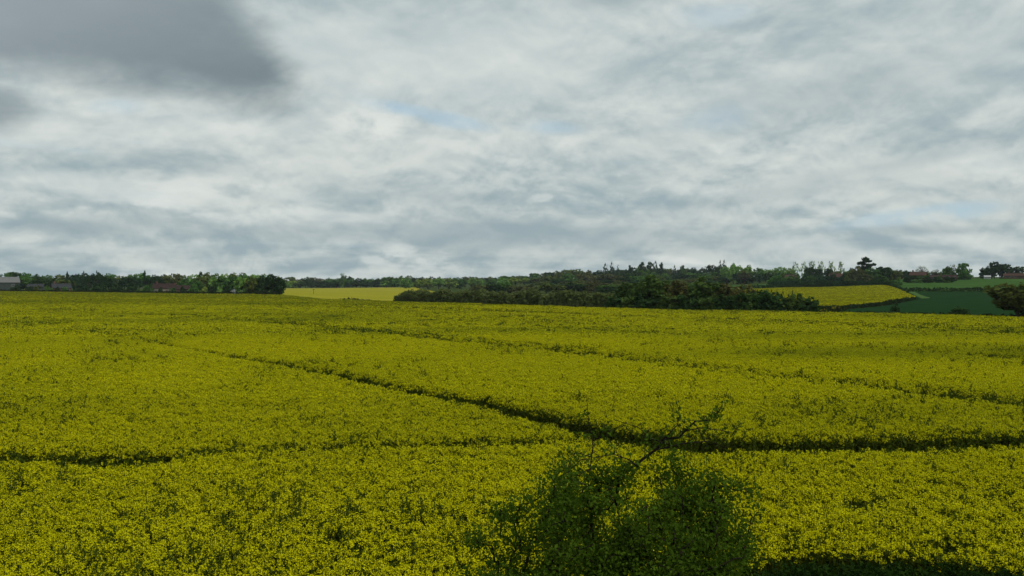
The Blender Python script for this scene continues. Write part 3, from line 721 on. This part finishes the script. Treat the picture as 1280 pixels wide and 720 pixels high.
# lone things on the right
tree('round', 1280, ey(1262, 1.5), 349, 92, (.062, .074, .025), 'brownish spreading tree at the right edge of the crop')
tree('shrub', 1118, 150, 379, 14, ND, 'small dark bush below the sloping yellow field', cat='shrub')
tree('shrub', 1201, 134, 383, 24, ND, 'low rounded dark bush at the edge of the wheat', cat='shrub')

# ------------------------------------------------------------------ hedges
def hedge(name, label, pts, hs, thick, leaf, dens, colour, lump=.25):
    """pts: plan points along the hedge, hs: height at each"""
    global rng
    P = np.array([p[:2] for p in pts]); seg = np.linalg.norm(np.diff(P, axis=0), axis=1); s = np.concatenate([[0], np.cumsum(seg)])
    nC = int(s[-1] * np.mean(hs) * dens * 1.5); q = rng.uniform(0, s[-1], nC)
    cx, cy = np.interp(q, s, P[:, 0]), np.interp(q, s, P[:, 1]); hh = np.interp(q, s, hs)
    hh = hh * (1 + lump * (vnoise(q, q * 0, 2.2, 31) - .5) + lump * .8 * (vnoise(q, q * 0, .7, 32) - .5))
    zz = hh * rng.random(nC) ** .75; wd = thick * (1 - .55 * (zz / hh) ** 2)
    cx = cx + rng.uniform(-.5, .5, nC) * wd * .5; cy = cy + rng.uniform(-.5, .5, nC) * wd
    c = np.stack([cx, cy, height(cx, cy) + zz], 1)
    nl = 10; Lf = np.repeat(c, nl, 0) + unit(nC * nl) * leaf * 1.3 * rng.random((nC * nl, 1))
    b = MB(); t = np.clip(np.repeat(vnoise(q, zz * .8, 1.8, 33) * .6 + rng.random(nC) * .35, nl) + rng.random(nC * nl) * .1, 0, 1)
    nb = np.array([[0, -.5, .6]]).repeat(nC * nl, 0)
    b.quads(cards(Lf, leaf, nb, .4, .8), t)
    x0, y0 = P[len(P) // 2]; root = obj(name, None, None, (0, 0, 0)); root.empty_display_size = .2
    f_ = obj('foliage', b.mesh('hedge_foliage', M['tree']), root); f_.color = colour + (1,)
    st = MB(); k = max(3, int(s[-1] / 1.6))
    for i in range(k):
        a = s[-1] * (i + .5) / k; X0, Y0, H0 = np.interp(a, s, P[:, 0]), np.interp(a, s, P[:, 1]), np.interp(a, s, hs)
        z0 = hz(X0, Y0)
        st.tube([(X0, Y0, z0 - .2), (X0 + rng.normal(0, .1), Y0, z0 + H0 * .5), (X0 + rng.normal(0, .2), Y0, z0 + H0 * .85)], [.05, .04, .02], 4)
    obj('stems', st.mesh('hedge_stems', M['bark']), root)
    tag(root, label, 'hedge'); return root
rng = np.random.default_rng(5)
LH = [(494, 2.0), (500, 2.6), (512, 3.2), (560, 3.5), (640, 3.3), (700, 3.4), (740, 3.3), (766, 3.2)]
hedge('hedge', 'long brown-green hedge along the far side of the near crop', [bear(u, ey(u, 3)) for u, _ in LH], [h * 1.10 for _, h in LH], 3.4, .36, 14, (.100, .115, .050))
hedge('hedge', 'low dark hedge at the foot of the left wood', [bear(u, ey(u, 6)) for u in (-200, -100, 0, 100, 200, 300, 352)], [1.9] * 7, 1.6, .35, 5, (.022, .030, .014), .12)
hedge('hedge', 'short dark hedge stub left of the long hedge', [bear(u, ey(u, 2)) for u in (424, 440, 464)], [1.35, 1.6, 1.2], 1.0, .25, 8, (.022, .036, .016))
hedge('hedge', 'dark hedge along the lower edge of the sloping yellow field', [bear(u, Yd) for u, Yd in ((1012, 158), (1062, 169), (1113, 193), (1144, 226))], [1.1, 1.1, 1.1, 1.0], 1.0, .25, 8, (.024, .036, .016))
hedge('hedge', 'dark hedge dividing the wheat from the hillside pasture', [bear(u, 305) for u in (1124, 1160, 1200, 1240, 1290, 1400)], [1.7] * 6, 1.5, .35, 5, (.024, .040, .018), .15)
hedge('hedge', 'low dark hedge between the near crop and the wheat', [bear(u, ey(u, 2.5)) for u in (1016, 1060, 1100, 1150, 1200, 1262, 1350)], [1.35, 1.3, 1.35, 1.35, 1.35, 1.35, 1.35], .9, .22, 8, (.018, .032, .013), .12)
hedge('hedge', 'dark hedge along the top of the sloping yellow field', [bear(u, Yd) for u, Yd in ((925, 392), (1000, 402), (1060, 400), (1108, 382), (1122, 335), (1134, 280))], [2.6, 2.8, 2.8, 2.4, 1.4, 1.0], 2.0, .4, 4, (.026, .046, .022))

# ------------------------------------------------------------------ buildings
def house(name, label, u, Yd, length, depth, wall, roof, yaw, mw, mr, win=3, chim=True, door=True, cat='house'):
    x, Yd, z = bear(u, Yd)
    root = obj(name, None, None, (x, Yd, z), R(yaw) - math.atan2(x, Yd)); root.empty_display_size = .3
    l, d = length / 2, depth / 2
    b = MB(); V = [(-l, -d, -.5), (l, -d, -.5), (l, d, -.5), (-l, d, -.5), (-l, -d, wall), (l, -d, wall), (l, d, wall), (-l, d, wall), (-l, 0, wall + roof), (l, 0, wall + roof)]
    b.add(V, [(0, 1, 5, 4), (2, 3, 7, 6), (1, 2, 6, 9, 5), (3, 0, 4, 8, 7)]); obj('wall', b.mesh('wall', mw), root)
    b = MB(); e = .35; k = roof / d; t = .14
    for sgn in (-1, 1):
        V = [(-l - e, sgn * (d + e), wall - e * k + .03), (l + e, sgn * (d + e), wall - e * k + .03), (l + e, 0, wall + roof + .03), (-l - e, 0, wall + roof + .03)]
        V = V + [(a, q, w + t) for a, q, w in V]
        F = [(0, 1, 2, 3), (7, 6, 5, 4), (0, 4, 5, 1), (1, 5, 6, 2), (3, 7, 4, 0)]
        b.add(V, F if sgn < 0 else [tuple(reversed(q)) for q in F])
    rf = obj('roof', b.mesh('roof', mr), root)
    if chim:
        b = MB(); b.box(-l * .7 - .4, -l * .7 + .4, -.4, .4, wall + roof * .6, wall + roof + 1.1); b.box(-l * .7 - .15, -l * .7 + .15, -.15, .15, wall + roof + 1.1, wall + roof + 1.45)
        obj('chimney', b.mesh('chimney', M['brick']), rf)
    for i in range(win):
        xx = -l + length * (i + .5) / win
        if door and i == win // 2:
            b = MB(); b.box(xx - .5, xx + .5, -d - .05, -d + .02, -.1, 2.05); obj('door', b.mesh('door', M['wood']), root); continue
        for zz in ([1.0] if wall < 4.2 else [1.0, 3.4]):
            b = MB(); b.box(xx - .6, xx + .6, -d - .04, -d + .02, zz, zz + 1.15); w = obj('window', b.mesh('window', M['white']), root)
            b = MB()
            for q in (-1, 1): b.box(xx + q * .29 - .25, xx + q * .29 + .25, -d - .055, -d - .03, zz + .07, zz + 1.08)
            obj('pane', b.mesh('pane', M['glass']), w)
    tag(root, label, cat); return root
house('barn', 'large farm barn with pale grey roof at the left edge', -2, 400, 17, 12, 5.4, 2.6, 4, M['barnwall'], M['tin'], 3, False, True, 'barn')
house('shed', 'low pale-roofed shed right of the grey barn', 45, 415, 7, 6, 3.2, 1.3, -8, M['barnwall'], M['slate'], 2, False, False, 'shed')
house('cottage', 'brick cottage with slate roof at the left wood', 76, 400, 8, 6, 2.8, 2.0, 12, M['brick'], M['slate'], 3)
house('cottage', 'long cottage with brown tiled roof in front of the left wood', 206, 392, 10, 7, 3.0, 2.2, -6, M['cream'], M['rooftile'], 4)
house('cottage', 'low brick house right of the brown-roofed cottage', 226, 394, 8, 6, 2.6, 1.8, 5, M['brick'], M['rooftile'], 3)
house('shed', 'small white gabled shed among shrubs of the left wood', 297, 368, 4.6, 5, 2.0, 1.5, 84, M['white'], M['white'], 0, False, False, 'shed')
house('house', 'house with orange-red roof left of the big dome tree', 1148, 505, 9, 6, 2.6, 2.0, -10, M['brick'], M['redtile'], 3)
house('farm_building', 'long low brick building below the big dome tree', 1179, 474, 14, 6, 1.9, 1.3, 3, M['brick'], M['rooftile'], 5, False)
house('farmhouse', 'long red-roofed farm range at the right edge on the hilltop', 1275, 495, 17, 7, 2.0, 1.3, -3, M['brick'], M['redtile'], 7, True)
house('shed', 'small white shed on the hilltop left of the farm range', 1234, 496, 3.2, 2.6, 1.4, .7, 8, M['white'], M['white'], 0, False, False, 'shed')
house('house', 'red-roofed house among the poplars on the skyline', 986, 540, 10, 7, 3.4, 2.4, 10, M['cream'], M['redtile'], 3)
house('house', 'brick house half hidden between the poplars and the cedar', 1045, 545, 8, 6, 3.6, 2.2, -5, M['brick'], M['redtile'], 3)
# lone pole in the pale field
x, y, z = bear(392, 330)
pole = obj('utility_pole', None, None, (x, y, z))
b = MB(); b.tube([(0, 0, -.5), (0, 0, 3.2)], [.09, .07], 8); obj('post', b.mesh('post', M['wood']), pole)
b = MB(); b.box(-.45, .45, -.05, .05, 2.85, 2.97); obj('crossarm', b.mesh('crossarm', M['wood']), pole)
tag(pole, 'thin wooden pole standing in the pale yellow field', 'pole')

# ------------------------------------------------------------------ verge of weeds at the near edge
wstore = bpy.data.collections.new('weed_shapes')
for k in range(4):
    rng = np.random.default_rng(700 + k); b = MB(); m = 60
    a = rng.uniform(0, 6.283, m); r = .16 * np.sqrt(rng.random(m)); c = np.stack([r * np.cos(a), r * np.sin(a), 1.0 * rng.random(m) ** .7 + .05], 1)
    b.quads(cards(c, .09, None, .5, .45), rng.random(m))
    for q in range(4): b.tube([(0, 0, -.1), (c[q][0] * .6, c[q][1] * .6, .5), (c[q][0], c[q][1], 1.02)], [.006, .005, .002], 3)
    me = b.mesh('weed', M['weed']); wstore.objects.link(bpy.data.objects.new('weed_%d' % k, me))
rng = np.random.default_rng(31)
n = 9000; x = rng.uniform(1.0, 26, n); y = rng.uniform(10.5, 15.3, n)
ed = np.interp(x, sorted(p[0] for p in NEAR), [p[1] for p in sorted(NEAR)])
k = (y < ed + .25 * rng.random(n)) & (y > ed - 2.2); x, y = x[k], y[k]; n = len(x)
sz = rng.uniform(.85, 1.15, n)
o = sow('verge_weeds', x, y, height(x, y), rng.integers(0, 4, n), np.stack([rng.normal(0, .1, n), rng.normal(0, .1, n), rng.uniform(0, 6.28, n)], 1), np.stack([sz, sz, sz * rng.uniform(.8, 1.1, n)], 1), np.zeros(n), wstore)
tag(o, 'dark green weeds along the near edge of the crop', 'weeds', None, 'stuff')

# ------------------------------------------------------------------ bush beside the line
rng = np.random.default_rng(42)
BY = 8.6
def bp(u, v, Yd=BY): return np.array([(u - 640) / FPX * Yd, Yd, CAM_H - (v - HOR) / FPX * Yd])
bx, by = bp(770, 700)[0], BY; bz = hz(bx, by)
root = obj('hawthorn_bush', None, None, (bx, by, bz)); root.empty_display_size = .2
org = np.array([bx, by, bz])
cen = bp(780, 745); rad = np.array([1.86, 1.15, 1.62])
# crown outline as seen: reach of the leaves on each bearing
OUT = [(530, 735), (552, 690), (590, 652), (640, 628), (676, 606), (700, 580), (720, 566), (745, 560), (780, 572), (815, 572), (850, 560), (885, 556), (905, 580), (930, 606), (948, 632), (957, 665), (952, 700), (940, 740)]
pts = []
while len(pts) < 640:
    d = unit(1)[0] * rng.random() ** .36; p = cen + d * rad
    u = 640 + p[0] / p[1] * FPX; v = HOR + (CAM_H - p[2]) / p[1] * FPX
    lim = np.interp(u, [q[0] for q in OUT], [q[1] for q in OUT])
    if u < 532 or u > 957 or v < lim + rng.uniform(-4, 26) or p[2] < bz + .5: continue
    # loose top: fewer shoots
    if v < lim + 55 and rng.random() < .45: continue
    pts.append(p)
pts = np.array(sorted(pts, key=lambda p: np.linalg.norm(p - org)))
wood = MB(); nodes = [org + np.array([0, 0, .1])]; par = [-1]
for s_ in range(5):                                   # stems leaving the ground
    a = s_ * 1.25 + .3; prev = 0
    for h_ in (.35, .7, 1.05):
        nodes.append(org + np.array([math.cos(a) * .22 * h_ * 1.6, math.sin(a) * .18 * h_ * 1.6, h_ + .1]) + rng.normal(0, .03, 3)); par.append(prev); prev = len(nodes) - 1
tips = []
for p in pts:
    Nn = np.array(nodes); d = np.linalg.norm(Nn - p, axis=1) + .25 * np.maximum(0, Nn[:, 2] - p[2]); k = int(np.argmin(d))
    a = Nn[k]; m = (a + p) / 2 + rng.normal(0, .035, 3) + np.array([0, 0, .03])
    nodes.append(m); par.append(k); nodes.append(p); par.append(len(nodes) - 2); tips.append((a, m, p))
load = np.ones(len(nodes))
for i in range(len(nodes) - 1, 0, -1): load[par[i]] += load[i]
for i in range(1, len(nodes)):
    r0, r1 = .0042 * load[i] ** .42, .0042 * load[i] ** .42
    wood.tube([nodes[par[i]], nodes[i]], [min(.06, .0042 * load[par[i]] ** .40), min(.055, r1)], 5)
# bare leaning boughs standing out of the top
BOUGH = [([(772, 650), (778, 605), (800, 588), (822, 566), (832, 553), (850, 541), (868, 533), (884, 524)], .022),
         ([(832, 553), (845, 533), (848, 512)], .008), ([(850, 541), (872, 536), (900, 535), (920, 541)], .008), ([(822, 566), (850, 556), (884, 553), (905, 562)], .009),
         ([(800, 588), (785, 572), (768, 566), (745, 569)], .009), ([(832, 553), (812, 546), (796, 535), (774, 525)], .007), ([(868, 533), (880, 545), (900, 550)], .005),
         ([(742, 660), (738, 610), (741, 560), (738, 528), (736, 510)], .009), ([(740, 575), (722, 569), (708, 572)], .005), ([(741, 552), (755, 545), (765, 537)], .005),
         ([(738, 585), (722, 598), (708, 600)], .006), ([(884, 524), (893, 516), (905, 513)], .005)]
sprigs = []
for line, r in BOUGH:
    Q = np.array([bp(u, v, BY - .15) for u, v in line]) + rng.normal(0, .020, (len(line), 3))
    if len(Q) > 4: Q[:, 1] += np.linspace(.3, 0, len(Q))
    wood.tube(Q, np.linspace(r, r * .35, len(Q)), 6)
    for i in range(len(Q) - 1):
        for k in range(4):
            q = Q[i] + (Q[i + 1] - Q[i]) * rng.random(); e = q + rng.normal(0, .07, 3)
            wood.tube([q, (q + e) / 2 + rng.normal(0, .01, 3), e], [.0035, .003, .0015], 3)
            if rng.random() < .5: sprigs.append((q, (q + e) / 2, e))
obj('branches', wood.mesh('bush_branches', M['bark_dark'], smooth=True), root, -org)
lv = MB()
C_, T_, NB_ = [], [], []
for (a, m, p) in tips:
    nl = int(rng.uniform(60, 125)); t = rng.random(nl) ** .6; tt = rng.random()
    q = np.where(t[:, None] < .5, a + (m - a) * (t[:, None] * 2), m + (p - m) * (t[:, None] * 2 - 1))
    C_.append(q + rng.normal(0, 1, (nl, 3)) * np.array([.085, .085, .06])); T_.append(np.clip(tt * .6 + rng.random(nl) * .4, 0, 1))
for (a, m, p) in sprigs:
    nl = int(rng.uniform(5, 14)); t = rng.random((nl, 1)); C_.append(a + (p - a) * t + rng.normal(0, .03, (nl, 3))); T_.append(rng.random(nl))
C_ = np.concatenate(C_); T_ = np.concatenate(T_)
lv.quads(cards(C_, .045, np.array([[0, -.2, .8]]).repeat(len(C_), 0), .35, .62), T_)
obj('leaves', lv.mesh('bush_leaves', M['bush']), root, -org)
tag(root, 'dark green hawthorn bush with bare boughs at the bottom centre', 'bush')
print('bush leaves', len(C_))

# ------------------------------------------------------------------ air
m, nt, out = material('haze')
pv = nt.nodes.new('ShaderNodeVolumePrincipled'); pv.inputs['Color'].default_value = (.80, .90, 1, 1); pv.inputs['Density'].default_value = .00007
pv.inputs['Anisotropy'].default_value = .2
nt.links.new(pv.outputs[0], out.inputs['Volume'])
b = MB(); b.box(-1400, 1400, -60, 1300, -9, 48)
hzo = obj('haze', b.mesh('haze', m)); tag(hzo, 'thin bluish haze over the land', None, None, 'stuff')
